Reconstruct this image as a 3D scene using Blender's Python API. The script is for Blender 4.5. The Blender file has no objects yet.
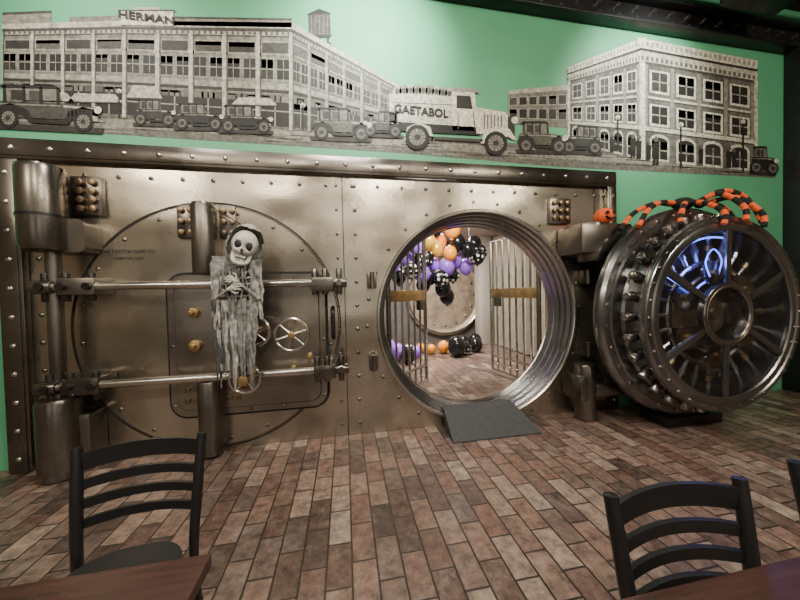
import bpy, bmesh, math, random
from mathutils import Matrix, Vector
random.seed(7)
pi=math.pi
# ------------------------------------------------------------------ materials
def new_mat(name):
    m=bpy.data.materials.new(name); m.use_nodes=True
    nt=m.node_tree; b=nt.nodes['Principled BSDF']; return m,nt,b
def mat(name,col,rough=.5,metal=0,var=0.0,scale=6,bump=0,bscale=40,stretch=(1,1,1),emis=None,estr=0,coat=0):
    m,nt,b=new_mat(name)
    b.inputs['Base Color'].default_value=(*col,1); b.inputs['Roughness'].default_value=rough; b.inputs['Metallic'].default_value=metal
    if coat: b.inputs['Coat Weight'].default_value=coat
    if emis: b.inputs['Emission Color'].default_value=(*emis,1); b.inputs['Emission Strength'].default_value=estr
    tc=nt.nodes.new('ShaderNodeTexCoord'); mp=nt.nodes.new('ShaderNodeMapping'); mp.inputs['Scale'].default_value=stretch
    nt.links.new(tc.outputs['Object'],mp.inputs['Vector'])
    if var:
        n=nt.nodes.new('ShaderNodeTexNoise'); n.inputs['Scale'].default_value=scale; n.inputs['Detail'].default_value=5
        nt.links.new(mp.outputs[0],n.inputs['Vector'])
        r=nt.nodes.new('ShaderNodeValToRGB')
        r.color_ramp.elements[0].position=.3; r.color_ramp.elements[1].position=.7
        r.color_ramp.elements[0].color=(*[c*(1-var) for c in col],1); r.color_ramp.elements[1].color=(*[min(1,c*(1+var)) for c in col],1)
        nt.links.new(n.outputs['Fac'],r.inputs[0]); nt.links.new(r.outputs[0],b.inputs['Base Color'])
    if bump:
        n2=nt.nodes.new('ShaderNodeTexNoise'); n2.inputs['Scale'].default_value=bscale; n2.inputs['Detail'].default_value=4
        nt.links.new(mp.outputs[0],n2.inputs['Vector'])
        bp=nt.nodes.new('ShaderNodeBump'); bp.inputs['Strength'].default_value=bump; bp.inputs['Distance'].default_value=.01
        nt.links.new(n2.outputs['Fac'],bp.inputs['Height']); nt.links.new(bp.outputs[0],b.inputs['Normal'])
    return m
def steel_mat(name,col,r0,r1,stretch=(1,1,14),bump=.12,wave=0):
    m,nt,b=new_mat(name); b.inputs['Metallic'].default_value=.95
    tc=nt.nodes.new('ShaderNodeTexCoord'); mp=nt.nodes.new('ShaderNodeMapping'); mp.inputs['Scale'].default_value=stretch
    nt.links.new(tc.outputs['Object'],mp.inputs[0])
    n=nt.nodes.new('ShaderNodeTexNoise'); n.inputs['Scale'].default_value=9; n.inputs['Detail'].default_value=6
    nt.links.new(mp.outputs[0],n.inputs['Vector'])
    n2=nt.nodes.new('ShaderNodeTexNoise'); n2.inputs['Scale'].default_value=1.6; n2.inputs['Detail'].default_value=6
    nt.links.new(tc.outputs['Object'],n2.inputs['Vector'])
    mr=nt.nodes.new('ShaderNodeMapRange'); mr.inputs['From Min'].default_value=.3; mr.inputs['From Max'].default_value=.7; mr.inputs['To Min'].default_value=r0; mr.inputs['To Max'].default_value=r1
    nt.links.new(n2.outputs['Fac'],mr.inputs[0]); nt.links.new(mr.outputs[0],b.inputs['Roughness'])
    r=nt.nodes.new('ShaderNodeValToRGB'); r.color_ramp.elements[0].position=.3; r.color_ramp.elements[1].position=.7
    r.color_ramp.elements[0].color=(*[c*.72 for c in col],1); r.color_ramp.elements[1].color=(*[c*1.13 for c in col],1)
    nt.links.new(n2.outputs['Fac'],r.inputs[0]); nt.links.new(r.outputs[0],b.inputs['Base Color'])
    bp=nt.nodes.new('ShaderNodeBump'); bp.inputs['Strength'].default_value=bump; bp.inputs['Distance'].default_value=.004
    nt.links.new(n.outputs['Fac'],bp.inputs['Height']); nt.links.new(bp.outputs[0],b.inputs['Normal'])
    if wave:
        mp3=nt.nodes.new('ShaderNodeMapping'); mp3.inputs['Scale'].default_value=(.8,1,1.5); nt.links.new(tc.outputs['Object'],mp3.inputs[0])
        n3=nt.nodes.new('ShaderNodeTexNoise'); n3.inputs['Scale'].default_value=1.3; n3.inputs['Detail'].default_value=1; nt.links.new(mp3.outputs[0],n3.inputs['Vector'])
        bw=nt.nodes.new('ShaderNodeBump'); bw.inputs['Strength'].default_value=1; bw.inputs['Distance'].default_value=wave
        nt.links.new(n3.outputs['Fac'],bw.inputs['Height']); nt.links.new(bw.outputs[0],bp.inputs['Normal'])
    return m
STEEL=steel_mat('brushed_steel',(.50,.445,.365),.2,.34,bump=.13,wave=.03)
STEEL_P=steel_mat('panel_steel',(.34,.305,.26),.2,.36,bump=.13,wave=.02)
STEEL_D=steel_mat('dark_steel',(.21,.19,.167),.2,.4,wave=.01)
STEEL_B=steel_mat('polished_steel',(.6,.57,.52),.14,.28,(1,1,1),.05)
STEEL_R=steel_mat('door_steel',(.27,.27,.27),.16,.32,(1,1,1),.06)
STEEL_M=steel_mat('ring_steel',(.4,.38,.35),.14,.28,(1,1,1),.05)
IRON=mat('blackened_iron',(.03,.028,.027),.35,.6,.3,12,.1,60)
GROOVE=mat('groove_black',(.01,.01,.01),.7)
BRASS=mat('aged_brass',(.5,.35,.16),.35,.9,.25,10)
BRONZE=mat('bronze',(.28,.2,.12),.35,.9,.3,10)
HATCH=mat('hatch_metal',(.42,.34,.25),.5,.5,.3,6)
BLACK=mat('black_paint',(.010,.010,.011),.36,.0,0,1,.05,80)
BLACKM=mat('black_beam',(.03,.03,.032),.4,.5,.2,8)
GREEN=mat('green_wall_paint',(.095,.37,.195),.55,0,.07,1.6,.04,120)
WALLB=mat('brown_wall',(.22,.17,.125),.8,0,.2,3)
CEIL=mat('ceiling_black',(.02,.02,.02),.9,0,.2,3)
VWALL=mat('vault_grey',(.13,.12,.11),.6,.2,.2,4)
BEIGE=mat('beige_drape',(.3,.26,.2),.85,0,.15,8)
WHITE=mat('offwhite',(.5,.46,.39),.7,0,.06,8)
SEAT=mat('black_vinyl',(.02,.02,.02),.45,0,0,1,.1,150)
WOOD=mat('dark_table_wood',(.045,.018,.014),.4,0,.5,5,.05,30,(1,14,1))
RUBBER=mat('ramp_charcoal',(.05,.053,.058),.7,0,.15,30,.2,200)
BONE=mat('bone',(.55,.54,.48),.6,0,.25,18,.15,40)
BONE2=mat('weathered_bone',(.3,.29,.26),.7,0,.35,30)
CLOTH=mat('grey_gauze',(.22,.22,.21),.95,0,.5,30,.3,80)
CLOTHL=mat('pale_gauze',(.36,.36,.34),.95,0,.4,30,.3,80)
CLOTHD=mat('dark_gauze',(.07,.07,.068),.95,0,.4,25)
ORANGE=mat('orange_latex',(.95,.33,.03),.25)
GOLD=mat('gold_latex',(.85,.52,.06),.22,.3)
PURPLE=mat('purple_latex',(.32,.14,.75),.22)
BLK_B=mat('black_latex',(.01,.01,.012),.15)
ORF=mat('orange_plush',(.85,.13,.03),.85,0,.2,40)
BLF=mat('black_plush',(.015,.015,.015),.95)
STEM=mat('stem',(.08,.12,.03),.8)
BLUE=mat('blue_led',(.04,.05,.6),.4,emis=(.12,.2,1),estr=4.5)  # emission imitating the blue reflections on the door glass
def dots_mat():
    m,nt,b=new_mat('polka_latex'); b.inputs['Roughness'].default_value=.2
    tc=nt.nodes.new('ShaderNodeTexCoord'); v=nt.nodes.new('ShaderNodeTexVoronoi'); v.inputs['Scale'].default_value=13; v.inputs['Randomness'].default_value=.35
    nt.links.new(tc.outputs['Object'],v.inputs['Vector'])
    r=nt.nodes.new('ShaderNodeValToRGB'); r.color_ramp.interpolation='CONSTANT'
    r.color_ramp.elements[0].color=(.85,.85,.85,1); r.color_ramp.elements[1].position=.36; r.color_ramp.elements[1].color=(.01,.01,.01,1)
    nt.links.new(v.outputs['Distance'],r.inputs[0]); nt.links.new(r.outputs[0],b.inputs['Base Color']); return m
DOTS=dots_mat()
def brick_mat():
    m,nt,b=new_mat('brick_pavers'); L=nt.links.new; N=nt.nodes.new
    tc=N('ShaderNodeTexCoord'); sp=N('ShaderNodeSeparateXYZ'); cb=N('ShaderNodeCombineXYZ')
    L(tc.outputs['Object'],sp.inputs[0]); L(sp.outputs['Y'],cb.inputs['X']); L(sp.outputs['X'],cb.inputs['Y'])
    br=N('ShaderNodeTexBrick'); br.inputs['Scale'].default_value=1; br.inputs['Brick Width'].default_value=.27; br.inputs['Row Height'].default_value=.132
    br.inputs['Mortar Size'].default_value=.006; br.inputs['Mortar Smooth'].default_value=.35; br.offset=.5; br.inputs['Bias'].default_value=0
    br.inputs['Color1'].default_value=(0,0,0,1); br.inputs['Color2'].default_value=(1,1,1,1); br.inputs['Mortar'].default_value=(.5,.5,.5,1)
    L(cb.outputs[0],br.inputs['Vector'])
    r=N('ShaderNodeValToRGB'); els=r.color_ramp.elements
    cols=[(0,(.065,.046,.04)),(.2,(.16,.1,.08)),(.36,(.24,.16,.13)),(.5,(.12,.09,.08)),(.64,(.26,.18,.145)),(.78,(.34,.27,.225)),(.9,(.2,.115,.09)),(1,(.085,.06,.052))]
    els[0].position=0; els[0].color=(*cols[0][1],1); els[1].position=1; els[1].color=(*cols[-1][1],1)
    for p,c in cols[1:-1]:
        e=els.new(p); e.color=(*c,1)
    L(br.outputs['Color'],r.inputs[0])
    n=N('ShaderNodeTexNoise'); n.inputs['Scale'].default_value=14; n.inputs['Detail'].default_value=9; n.inputs['Roughness'].default_value=.75
    L(tc.outputs['Object'],n.inputs['Vector'])
    r2=N('ShaderNodeValToRGB'); r2.color_ramp.elements[0].position=.36; r2.color_ramp.elements[0].color=(.3,.3,.3,1); r2.color_ramp.elements[1].position=.64; r2.color_ramp.elements[1].color=(1.4,1.36,1.3,1)
    L(n.outputs['Fac'],r2.inputs[0])
    mx=N('ShaderNodeMix'); mx.data_type='RGBA'; mx.blend_type='MULTIPLY'; mx.inputs[0].default_value=.9
    L(r.outputs[0],mx.inputs[6]); L(r2.outputs[0],mx.inputs[7])
    n3=N('ShaderNodeTexNoise'); n3.inputs['Scale'].default_value=5; n3.inputs['Detail'].default_value=10; n3.inputs['Roughness'].default_value=.8
    L(tc.outputs['Object'],n3.inputs['Vector'])
    r3=N('ShaderNodeValToRGB'); r3.color_ramp.elements[0].position=.52; r3.color_ramp.elements[1].position=.72; r3.color_ramp.elements[1].color=(.6,.6,.6,1)
    L(n3.outputs['Fac'],r3.inputs[0])
    mw=N('ShaderNodeMix'); mw.data_type='RGBA'; mw.inputs[7].default_value=(.34,.3,.265,1)
    L(r3.outputs[0],mw.inputs[0]); L(mx.outputs[2],mw.inputs[6])
    mo=N('ShaderNodeMix'); mo.data_type='RGBA'; mo.inputs[7].default_value=(.03,.023,.02,1)
    L(br.outputs['Fac'],mo.inputs[0]); L(mw.outputs[2],mo.inputs[6]); L(mo.outputs[2],b.inputs['Base Color'])
    b.inputs['Roughness'].default_value=.34
    sb=N('ShaderNodeMath'); sb.operation='MULTIPLY_ADD'; sb.inputs[1].default_value=-1.4; L(br.outputs['Fac'],sb.inputs[0]); L(n.outputs['Fac'],sb.inputs[2])
    bp=N('ShaderNodeBump'); bp.inputs['Strength'].default_value=.6; bp.inputs['Distance'].default_value=.007
    L(sb.outputs[0],bp.inputs['Height']); L(bp.outputs[0],b.inputs['Normal'])
    return m
BRICK=brick_mat()
def glass_mat():
    m=bpy.data.materials.new('door_glass'); m.use_nodes=True; nt=m.node_tree; nt.nodes.clear()
    o=nt.nodes.new('ShaderNodeOutputMaterial'); a=nt.nodes.new('ShaderNodeBsdfTransparent'); a.inputs[0].default_value=(.75,.8,.88,1)
    g=nt.nodes.new('ShaderNodeBsdfGlossy'); g.inputs['Roughness'].default_value=.03
    mx=nt.nodes.new('ShaderNodeMixShader'); mx.inputs[0].default_value=.14
    nt.links.new(a.outputs[0],mx.inputs[1]); nt.links.new(g.outputs[0],mx.inputs[2]); nt.links.new(mx.outputs[0],o.inputs[0]); return m
GLASS=glass_mat()
# ------------------------------------------------------------------ mesh builder
class MB:
    def __init__(s): s.bm=bmesh.new(); s.mats=[]
    def mi(s,m):
        if m not in s.mats: s.mats.append(m)
        return s.mats.index(m)
    def add(s,t,m,M=None):
        if M is not None: bmesh.ops.transform(t,matrix=M,verts=t.verts[:])
        i=s.mi(m)
        for f in t.faces: f.material_index=i; f.smooth=True
        me=bpy.data.meshes.new('t'); t.to_mesh(me); t.free(); s.bm.from_mesh(me); bpy.data.meshes.remove(me)
    def box(s,x0,x1,y0,y1,z0,z1,m,bev=0,rot=None):
        t=bmesh.new(); bmesh.ops.create_cube(t,size=1)
        bmesh.ops.scale(t,vec=(abs(x1-x0),abs(y1-y0),abs(z1-z0)),verts=t.verts[:])
        if bev: bmesh.ops.bevel(t,geom=t.edges[:],offset=bev,segments=2,affect='EDGES',profile=.5)
        M=Matrix.Translation(((x0+x1)/2,(y0+y1)/2,(z0+z1)/2))
        if rot is not None: M=M@rot
        s.add(t,m,M)
    def cyl(s,p0,p1,r,m,seg=20,r2=None,bev=0):
        p0=Vector(p0);p1=Vector(p1);d=p1-p0; t=bmesh.new()
        bmesh.ops.create_cone(t,cap_ends=True,segments=seg,radius1=r,radius2=r if r2 is None else r2,depth=d.length)
        if bev: bmesh.ops.bevel(t,geom=[e for e in t.edges if any(len(f.verts)>4 for f in e.link_faces)],offset=bev,segments=2,affect='EDGES',profile=.5)
        s.add(t,m,Matrix.Translation((p0+p1)/2)@d.to_track_quat('Z','Y').to_matrix().to_4x4())
    def sph(s,c,r,m,sc=(1,1,1),rot=None,u=20,v=14):
        t=bmesh.new(); bmesh.ops.create_uvsphere(t,u_segments=u,v_segments=v,radius=r)
        bmesh.ops.scale(t,vec=sc,verts=t.verts[:])
        M=Matrix.Translation(c)
        if rot is not None: M=M@rot
        s.add(t,m,M)
    def tube(s,pts,r,m,seg=10,cap=True,smooth=0):
        pts=[Vector(p) for p in pts]; rs=r if isinstance(r,(list,tuple)) else [r]*len(pts)
        if smooth:
            pts,rs=crs(pts,list(rs),smooth)
        t=bmesh.new(); rings=[]; up=None
        for i,p in enumerate(pts):
            d=(pts[min(i+1,len(pts)-1)]-pts[max(i-1,0)]).normalized()
            if up is None:
                up=Vector((0,0,1)) if abs(d.z)<.9 else Vector((1,0,0))
            a=(up-d*up.dot(d)).normalized(); b=d.cross(a); up=a
            rings.append([t.verts.new(p+(a*math.cos(2*pi*k/seg)+b*math.sin(2*pi*k/seg))*rs[i]) for k in range(seg)])
        for i in range(len(rings)-1):
            for k in range(seg): t.faces.new((rings[i][k],rings[i][(k+1)%seg],rings[i+1][(k+1)%seg],rings[i+1][k]))
        if cap: t.faces.new(rings[0][::-1]); t.faces.new(rings[-1])
        s.add(t,m)
    def lathe(s,prof,cx,cz,m,seg=96,closed=False):
        t=bmesh.new(); rings=[]
        for r,y in prof:
            rings.append([t.verts.new((cx+max(r,1e-4)*math.cos(2*pi*k/seg),y,cz+max(r,1e-4)*math.sin(2*pi*k/seg))) for k in range(seg)])
        n=len(rings); 
        for i in range(n if closed else n-1):
            A=rings[i];B=rings[(i+1)%n]
            for k in range(seg): t.faces.new((A[k],A[(k+1)%seg],B[(k+1)%seg],B[k]))
        bmesh.ops.recalc_face_normals(t,faces=t.faces[:]); s.add(t,m)
    def torus(s,c,R,r,m,axis='Y',seg=40,rs=10):
        t=bmesh.new(); V=[]
        for i in range(seg):
            a=2*pi*i/seg; row=[]
            for j in range(rs):
                b=2*pi*j/rs; x=(R+r*math.cos(b))*math.cos(a); z=(R+r*math.cos(b))*math.sin(a); y=r*math.sin(b)
                row.append(t.verts.new((x,y,z) if axis=='Y' else (x,z,y)))
            V.append(row)
        for i in range(seg):
            for j in range(rs): t.faces.new((V[i][j],V[i][(j+1)%rs],V[(i+1)%seg][(j+1)%rs],V[(i+1)%seg][j]))
        bmesh.ops.recalc_face_normals(t,faces=t.faces[:]); s.add(t,m,Matrix.Translation(c))
    def poly(s,pts,m):
        t=bmesh.new(); t.faces.new([t.verts.new(p) for p in pts]); s.add(t,m)
    def prism(s,pts,y0,y1,m):   # outline in xz extruded in y
        t=bmesh.new(); f=t.faces.new([t.verts.new((p[0],y0,p[1])) for p in pts])
        e=bmesh.ops.extrude_face_region(t,geom=[f]); bmesh.ops.translate(t,vec=(0,y1-y0,0),verts=[v for v in e['geom'] if isinstance(v,bmesh.types.BMVert)])
        bmesh.ops.recalc_face_normals(t,faces=t.faces[:]); s.add(t,m)
    def bolt(s,x,z,y,r,m,h=.012):  # dome bolt pointing -y
        s.sph((x,y,z),r,m,sc=(1,h/r,1),u=10,v=6)
    def done(s,name,sharp=35,parent=None,M=None):
        me=bpy.data.meshes.new(name); s.bm.to_mesh(me); s.bm.free()
        for m in s.mats: me.materials.append(m)
        me.set_sharp_from_angle(angle=math.radians(sharp))
        o=bpy.data.objects.new(name,me); bpy.context.collection.objects.link(o)
        if parent: o.parent=parent
        if M is not None: o.matrix_world=M
        return o
def crs(P,R,n):
    out=[];ro=[]
    for i in range(len(P)-1):
        a=P[max(i-1,0)];b=P[i];c=P[i+1];d=P[min(i+2,len(P)-1)]
        for k in range(n):
            t=k/n; out.append(.5*((2*b)+(c-a)*t+(2*a-5*b+4*c-d)*t*t+(3*b-a-3*c+d)*t**3)); ro.append(R[i]*(1-t)+R[i+1]*t)
    out.append(P[-1]);ro.append(R[-1]); return out,ro
def text(body,loc,size,m,parent=None,sx=1,name='lettering',roty=0,bold=.0008):
    c=bpy.data.curves.new(name,'FONT'); c.body=body; c.size=size; c.align_x='CENTER'; c.align_y='CENTER'; c.extrude=.001; c.offset=bold
    c.materials.append(m); o=bpy.data.objects.new(name,c); bpy.context.collection.objects.link(o)
    o.location=loc; o.rotation_euler=(pi/2,roty,0); o.scale=(sx,1,1)
    if parent: o.parent=parent
    return o
# ------------------------------------------------------------------ room shell
CX,CZ=1.46,1.165
b=MB(); b.box(-5,8,-7,.35,-.1,0,BRICK); b.done('floor')
b=MB(); b.box(-.4,3.7,.33,4.6,.001,.12,BRICK); b.done('vault_floor')
b=MB()
b.box(-5,8,.02,.4,2.78,5.1,GREEN); b.box(-5,-2.78,.02,.4,0,2.78,GREEN); b.box(3.13,8,.02,.4,0,2.78,GREEN)
b.done('wall_back')
b=MB(); b.box(-5.2,-5,-7,.4,0,5.1,WALLB); b.done('wall_left')
b=MB(); b.box(8,8.2,-7,.4,0,5.1,WALLB); b.done('wall_right')
b=MB(); b.box(-5.2,8.2,-7.2,-7,0,5.1,WALLB); b.done('wall_front')
b=MB(); b.box(-5.2,8.2,-7.2,.4,5.1,5.2,CEIL); b.done('ceiling')
WINE=mat('window_daylight',(.8,.8,.8),.5,emis=(1,.96,.9),estr=.9)  # emissive panes added behind the camera to give steel and glass reflections
for i,x in enumerate((-3.2,0.2,3.6)):
    b=MB(); b.box(x-.9,x+.9,-6.99,-6.96,.9,3.0,WINE)
    for xx in (x-.95,x,x+.9): b.box(xx,xx+.05,-7,-6.9,.85,3.05,BLACK)
    for zz in (.85,2.2,3.0): b.box(x-.95,x+.95,-7,-6.9,zz,zz+.05,BLACK)
    b.done('window_%d'%(i+1))
# steel plate with circular hole
b=MB(); t=bmesh.new()
x0,x1,z0,z1=-2.8,3.15,0,2.79; R=1.12
angs=sorted(set([2*pi*k/120 for k in range(120)]+[math.atan2(z-CZ,x-CX)%(2*pi) for x in (x0,x1) for z in (z0,z1)]))
def hit(a):
    c,s_=math.cos(a),math.sin(a); ts=[]
    if c>1e-9: ts.append((x1-CX)/c)
    if c<-1e-9: ts.append((x0-CX)/c)
    if s_>1e-9: ts.append((z1-CZ)/s_)
    if s_<-1e-9: ts.append((z0-CZ)/s_)
    k=min(ts); return CX+c*k,CZ+s_*k
I=[t.verts.new((CX+R*math.cos(a),0,CZ+R*math.sin(a))) for a in angs]
O=[t.verts.new((hit(a)[0],0,hit(a)[1])) for a in angs]
for k in range(len(angs)):
    j=(k+1)%len(angs); t.faces.new((I[k],O[k],O[j],I[j]))
bmesh.ops.recalc_face_normals(t,faces=t.faces[:])
for f in t.faces:
    if f.normal.y>0: f.normal_flip()
b.add(t,STEEL)
for x in (-2.52,.0,2.9):
    b.box(x-.004,x+.004,-.003,.001,0,2.62,GROOVE)
for k in range(11):
    z=.12+k*.24
    for x in (-2.56,.12): b.bolt(x,z,-.001,.02,STEEL_D)
    b.bolt(-.06,z,-.001,.016,STEEL_D)
    b.bolt(3.02,z,-.001,.016,STEEL_D)
for k in range(22): b.bolt(-2.45+k*.255,2.52,-.001,.021,STEEL_D)
for k in range(28):
    a=2*pi*k/28+.05
    x,z=CX+1.24*math.cos(a),CZ+1.24*math.sin(a)
    if z>.05 : b.bolt(x,z,-.001,.02,STEEL_D)
vw=b.done('wall_vault_steel')
TXT=mat('engraved_lettering',(.03,.025,.02),.6)
text('THE HESTON SAFE CO.',(-1.88,-.014,1.86),.042,TXT,vw)
text('HAMILTON, OHIO',(-1.88,-.014,1.80),.028,TXT,vw)
def trim(name,xa,xb,za,zb,n,vert):
    b=MB(); b.box(xa,xb,-.06,-.001,za,zb,STEEL_D,.008)
    b2=.025
    if vert: b.box(xa+b2,xb-b2,-.068,-.06,za,zb-.02,STEEL_D,.002)
    else: b.box(xa+.02,xb-.02,-.068,-.06,za+b2,zb-b2,STEEL_D,.002)
    for k in range(n):
        if vert: b.bolt((xa+xb)/2,za+(k+.5)*(zb-za)/n,-.068,.022,STEEL_B,.014)
        else: b.bolt(xa+(k+.5)*(xb-xa)/n,(za+zb)/2,-.068,.022,STEEL_B,.014)
    b.done(name)
trim('trim_1',-2.8,3.15,2.62,2.79,22,False)
trim('trim_2',-2.8,-2.63,0,2.62,11,True)
trim('trim_3',3.03,3.15,0,2.62,11,True)
# ------------------------------------------------------------------ doorway ring
b=MB()
b.lathe([(1.11,.02),(1.15,.0),(1.15,-.05),(1.14,-.058),(1.125,-.058),(1.115,-.05)],CX,CZ,STEEL_B,128)
b.lathe([(1.115,-.05),(1.11,-.02),(1.095,-.015),(1.09,.05),(1.075,.055),(1.072,.12),(1.058,.125),(1.055,.2),(1.045,.205),(1.04,.29)],CX,CZ,STEEL_R,128)
b.lathe([(1.04,.29),(1.03,.3),(1.04,.315),(1.14,.32)],CX,CZ,STEEL_B,128)
for zz in (1.57,.745):
    for xx in (.27,2.72):
        b.box(xx-.045,xx+.045,-.09,0,zz-.08,zz+.08,STEEL_D,.012); b.cyl((xx,-.1,zz-.08),(xx,-.1,zz+.08),.025,STEEL_D)
b.done('vault_doorway')
b=MB(); t=bmesh.new()   # ramp wedge
pts=[(.97,-.4,.012),(1.9,-.4,.012),(1.80,-.06,.19),(1.0,-.06,.19)]
lo=[(p[0],p[1],.0) for p in pts]
U=[t.verts.new(p) for p in pts]; Lw=[t.verts.new(p) for p in lo]
t.faces.new(U); t.faces.new(Lw[::-1])
for i in range(4): t.faces.new((U[i],Lw[i],Lw[(i+1)%4],U[(i+1)%4]))
bmesh.ops.recalc_face_normals(t,faces=t.faces[:]); b.add(t,RUBBER)
b.box(1.0,1.8,-.06,.06,.178,.19,RUBBER); b.done('threshold_ramp')
# ------------------------------------------------------------------ vault interior
b=MB(); b.box(-.5,3.8,4.6,4.7,0,2.8,VWALL); b.done('wall_vault_back')
b=MB(); b.box(-.5,-.4,.4,4.7,0,2.8,VWALL); b.done('wall_vault_left')
b=MB(); b.box(3.7,3.8,.4,4.7,0,2.8,WHITE); b.done('wall_vault_right')
b=MB(); b.box(-.5,3.8,.4,4.7,2.8,2.9,WHITE); b.done('vault_ceiling')
b=MB(); b.lathe([(1.05,4.6),(1.05,4.5),(.98,4.48),(.95,4.5),(.9,4.55),(.9,4.57),(.1,4.57),(0,4.57)],2.6,1.35,HATCH,80)
b.torus((2.6,4.5,1.35),1.0,.03,STEEL_M,seg=80)
b.cyl((2.6,4.57,1.35),(2.6,4.4,1.35),.14,STEEL_M,bev=.02)
for k in range(16): b.bolt(2.6+.8*math.cos(k*pi/8),1.35+.8*math.sin(k*pi/8),4.57,.04,STEEL_M,.03)
b.done('round_wall_hatch')
b=MB(); b.box(3.32,3.6,3.9,4.3,.12,2.79,WHITE,.01); b.done('white_pillar')
b=MB(); t=bmesh.new(); row=[]
for k in range(140):
    y=.8+k*.02; x=3.55+.05*math.sin(k*.62)+.015*math.sin(k*1.7)
    row.append((t.verts.new((x,y,.16)),t.verts.new((x,y,2.7))))
for k in range(139): t.faces.new((row[k][0],row[k+1][0],row[k+1][1],row[k][1]))
b.add(t,BEIGE); b.cyl((3.55,.75,2.72),(3.55,3.65,2.72),.02,BRASS); b.done('curtain')
def gate(name,p0,p1,n,zt=2.2):
    b=MB(); p0=Vector((*p0,0));p1=Vector((*p1,0)); d=(p1-p0); 
    zb=.2
    def P(t,z): q=p0+d*t; return (q.x,q.y,z)
    for i in range(n+1):
        t_=i/n; r=.026 if i in(0,n) else .016
        b.cyl(P(t_,zb),P(t_,zt),r,STEEL_B,10)
        if i not in (0,n): b.sph(P(t_,zb+.1),.024,STEEL_B,u=10,v=8)
    for z in (zb,zt,zb+.22): b.cyl(P(0,z),P(1,z),.018,STEEL_B,10)
    ang=math.atan2(d.y,d.x); c=P(.5,1.4)
    b.box(c[0]-d.length/2,c[0]+d.length/2,c[1]-.02,c[1]+.02,1.33,1.47,BRASS,.004,Matrix.Rotation(ang,4,'Z'))
    b.cyl(P(0,.12),P(0,2.3),.03,STEEL_D,12)
    c=P(.85,1.25); b.box(c[0]-.06,c[0]+.06,c[1]-.03,c[1]+.03,1.2,1.33,STEEL_D,.004,Matrix.Rotation(ang,4,'Z'))
    b.done(name)
gate('barred_gate',(.5,.42),(1.1,1.0),6)
gate('barred_gate',(2.46,.42),(2.28,1.35),7)
def balloon(b,c,r,m,tilt=0):
    b.sph(c,r,m,sc=(.92,.92,1.08),u=20,v=14); b.cyl((c[0],c[1],c[2]-r*1.06),(c[0],c[1],c[2]-r*1.22),.012,m,8,r2=.02)
b=MB()
A=[(.88,2.1,BLK_B),(.8,1.9,PURPLE),(1.0,2.0,PURPLE),(1.04,1.78,DOTS),(1.2,1.95,DOTS),(1.12,2.16,PURPLE),(1.26,1.74,PURPLE),(1.34,2.26,GOLD),(1.36,2.02,DOTS),(1.52,2.16,GOLD),(1.5,1.92,PURPLE),(1.62,2.3,ORANGE),(1.7,2.06,ORANGE),(1.66,1.84,PURPLE),(1.84,2.24,BLK_B),(1.86,1.96,PURPLE),(1.8,1.72,DOTS),(2.0,2.12,BLK_B),(2.06,1.86,PURPLE),(2.2,2.02,DOTS),(2.18,2.24,BLK_B),(1.42,1.7,BLK_B),(1.55,1.66,DOTS),(1.62,1.5,BLK_B),(1.3,1.56,BLK_B),(1.95,2.34,BLK_B),(1.22,2.36,DOTS),(1.44,2.44,BLK_B),(1.74,2.44,ORANGE),(1.72,1.36,BLK_B),(.9,1.7,BLK_B),(2.32,2.1,DOTS)]
for x,z,m in A: balloon(b,(x,1.75+random.uniform(-.2,.2),z),random.uniform(.12,.15),m)
for x in (1.0,1.45,2.1): b.cyl((x,1.75,2.2),(x,1.75,2.795),.006,BLACK,6)
b.done('balloon_garland')
F=[(.95,2.6,.17,PURPLE),(1.12,2.35,.15,BLK_B),(1.2,2.75,.14,DOTS),(1.38,2.8,.12,PURPLE),(1.78,3.1,.1,ORANGE),(2.05,3.1,.13,ORANGE),(2.2,2.7,.2,BLK_B),(2.55,3.2,.17,BLK_B),(2.75,3.0,.15,BLK_B),(2.45,2.85,.13,DOTS),(.8,2.9,.2,PURPLE),(2.9,3.4,.17,BLK_B),(1.6,3.3,.1,ORANGE)]
b=MB()
for x,y,r,m in F: balloon(b,(x,y,.12+r*1.08),r,m)
b.done('floor_balloons')
# ------------------------------------------------------------------ closed vault door (left) with bolt work
DX,DZ,DR=-1.198,1.169,1.153
b=MB()
b.lathe([(DR-.014,-.0005),(DR-.014,-.006),(DR,-.006),(DR,-.0005)],DX,DZ,GROOVE,128)
b.lathe([(0,-.0),(0,-.012),(DR-.03,-.012),(DR-.02,-.001)],DX,DZ,STEEL,128)
def rrect(xa,xb,za,zb,r,n=8):
    o=[]
    for cx,cz,a0 in ((xb-r,zb-r,0),(xa+r,zb-r,pi/2),(xa+r,za+r,pi),(xb-r,za+r,3*pi/2)):
        for k in range(n+1):
            a=a0+k*pi/2/n; o.append((cx+r*math.cos(a),cz+r*math.sin(a)))
    return o
b.prism(rrect(-1.60,-.17,.32,1.67,.16),-.012,-.018,GROOVE)
b.prism(rrect(-1.575,-.195,.345,1.645,.14),-.016,-.04,STEEL_P)
b.prism(rrect(-1.52,-.25,.40,1.59,.1),-.04,-.044,GROOVE)
b.prism(rrect(-1.512,-.258,.408,1.582,.1),-.044,-.056,STEEL_P)
for (x,z) in [(-1.545,1.55),(-1.545,1.0),(-1.545,.45),(-.222,1.55),(-.222,1.0),(-.222,.45),(-.9,.372),(-.6,.372),(-1.2,.372)]: b.bolt(x,z,-.04,.016,STEEL_D)
for k in range(20):
    a=2*pi*k/20+.1; b.bolt(DX+1.07*math.cos(a),DZ+1.07*math.sin(a),-.012,.018,STEEL_D)
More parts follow.
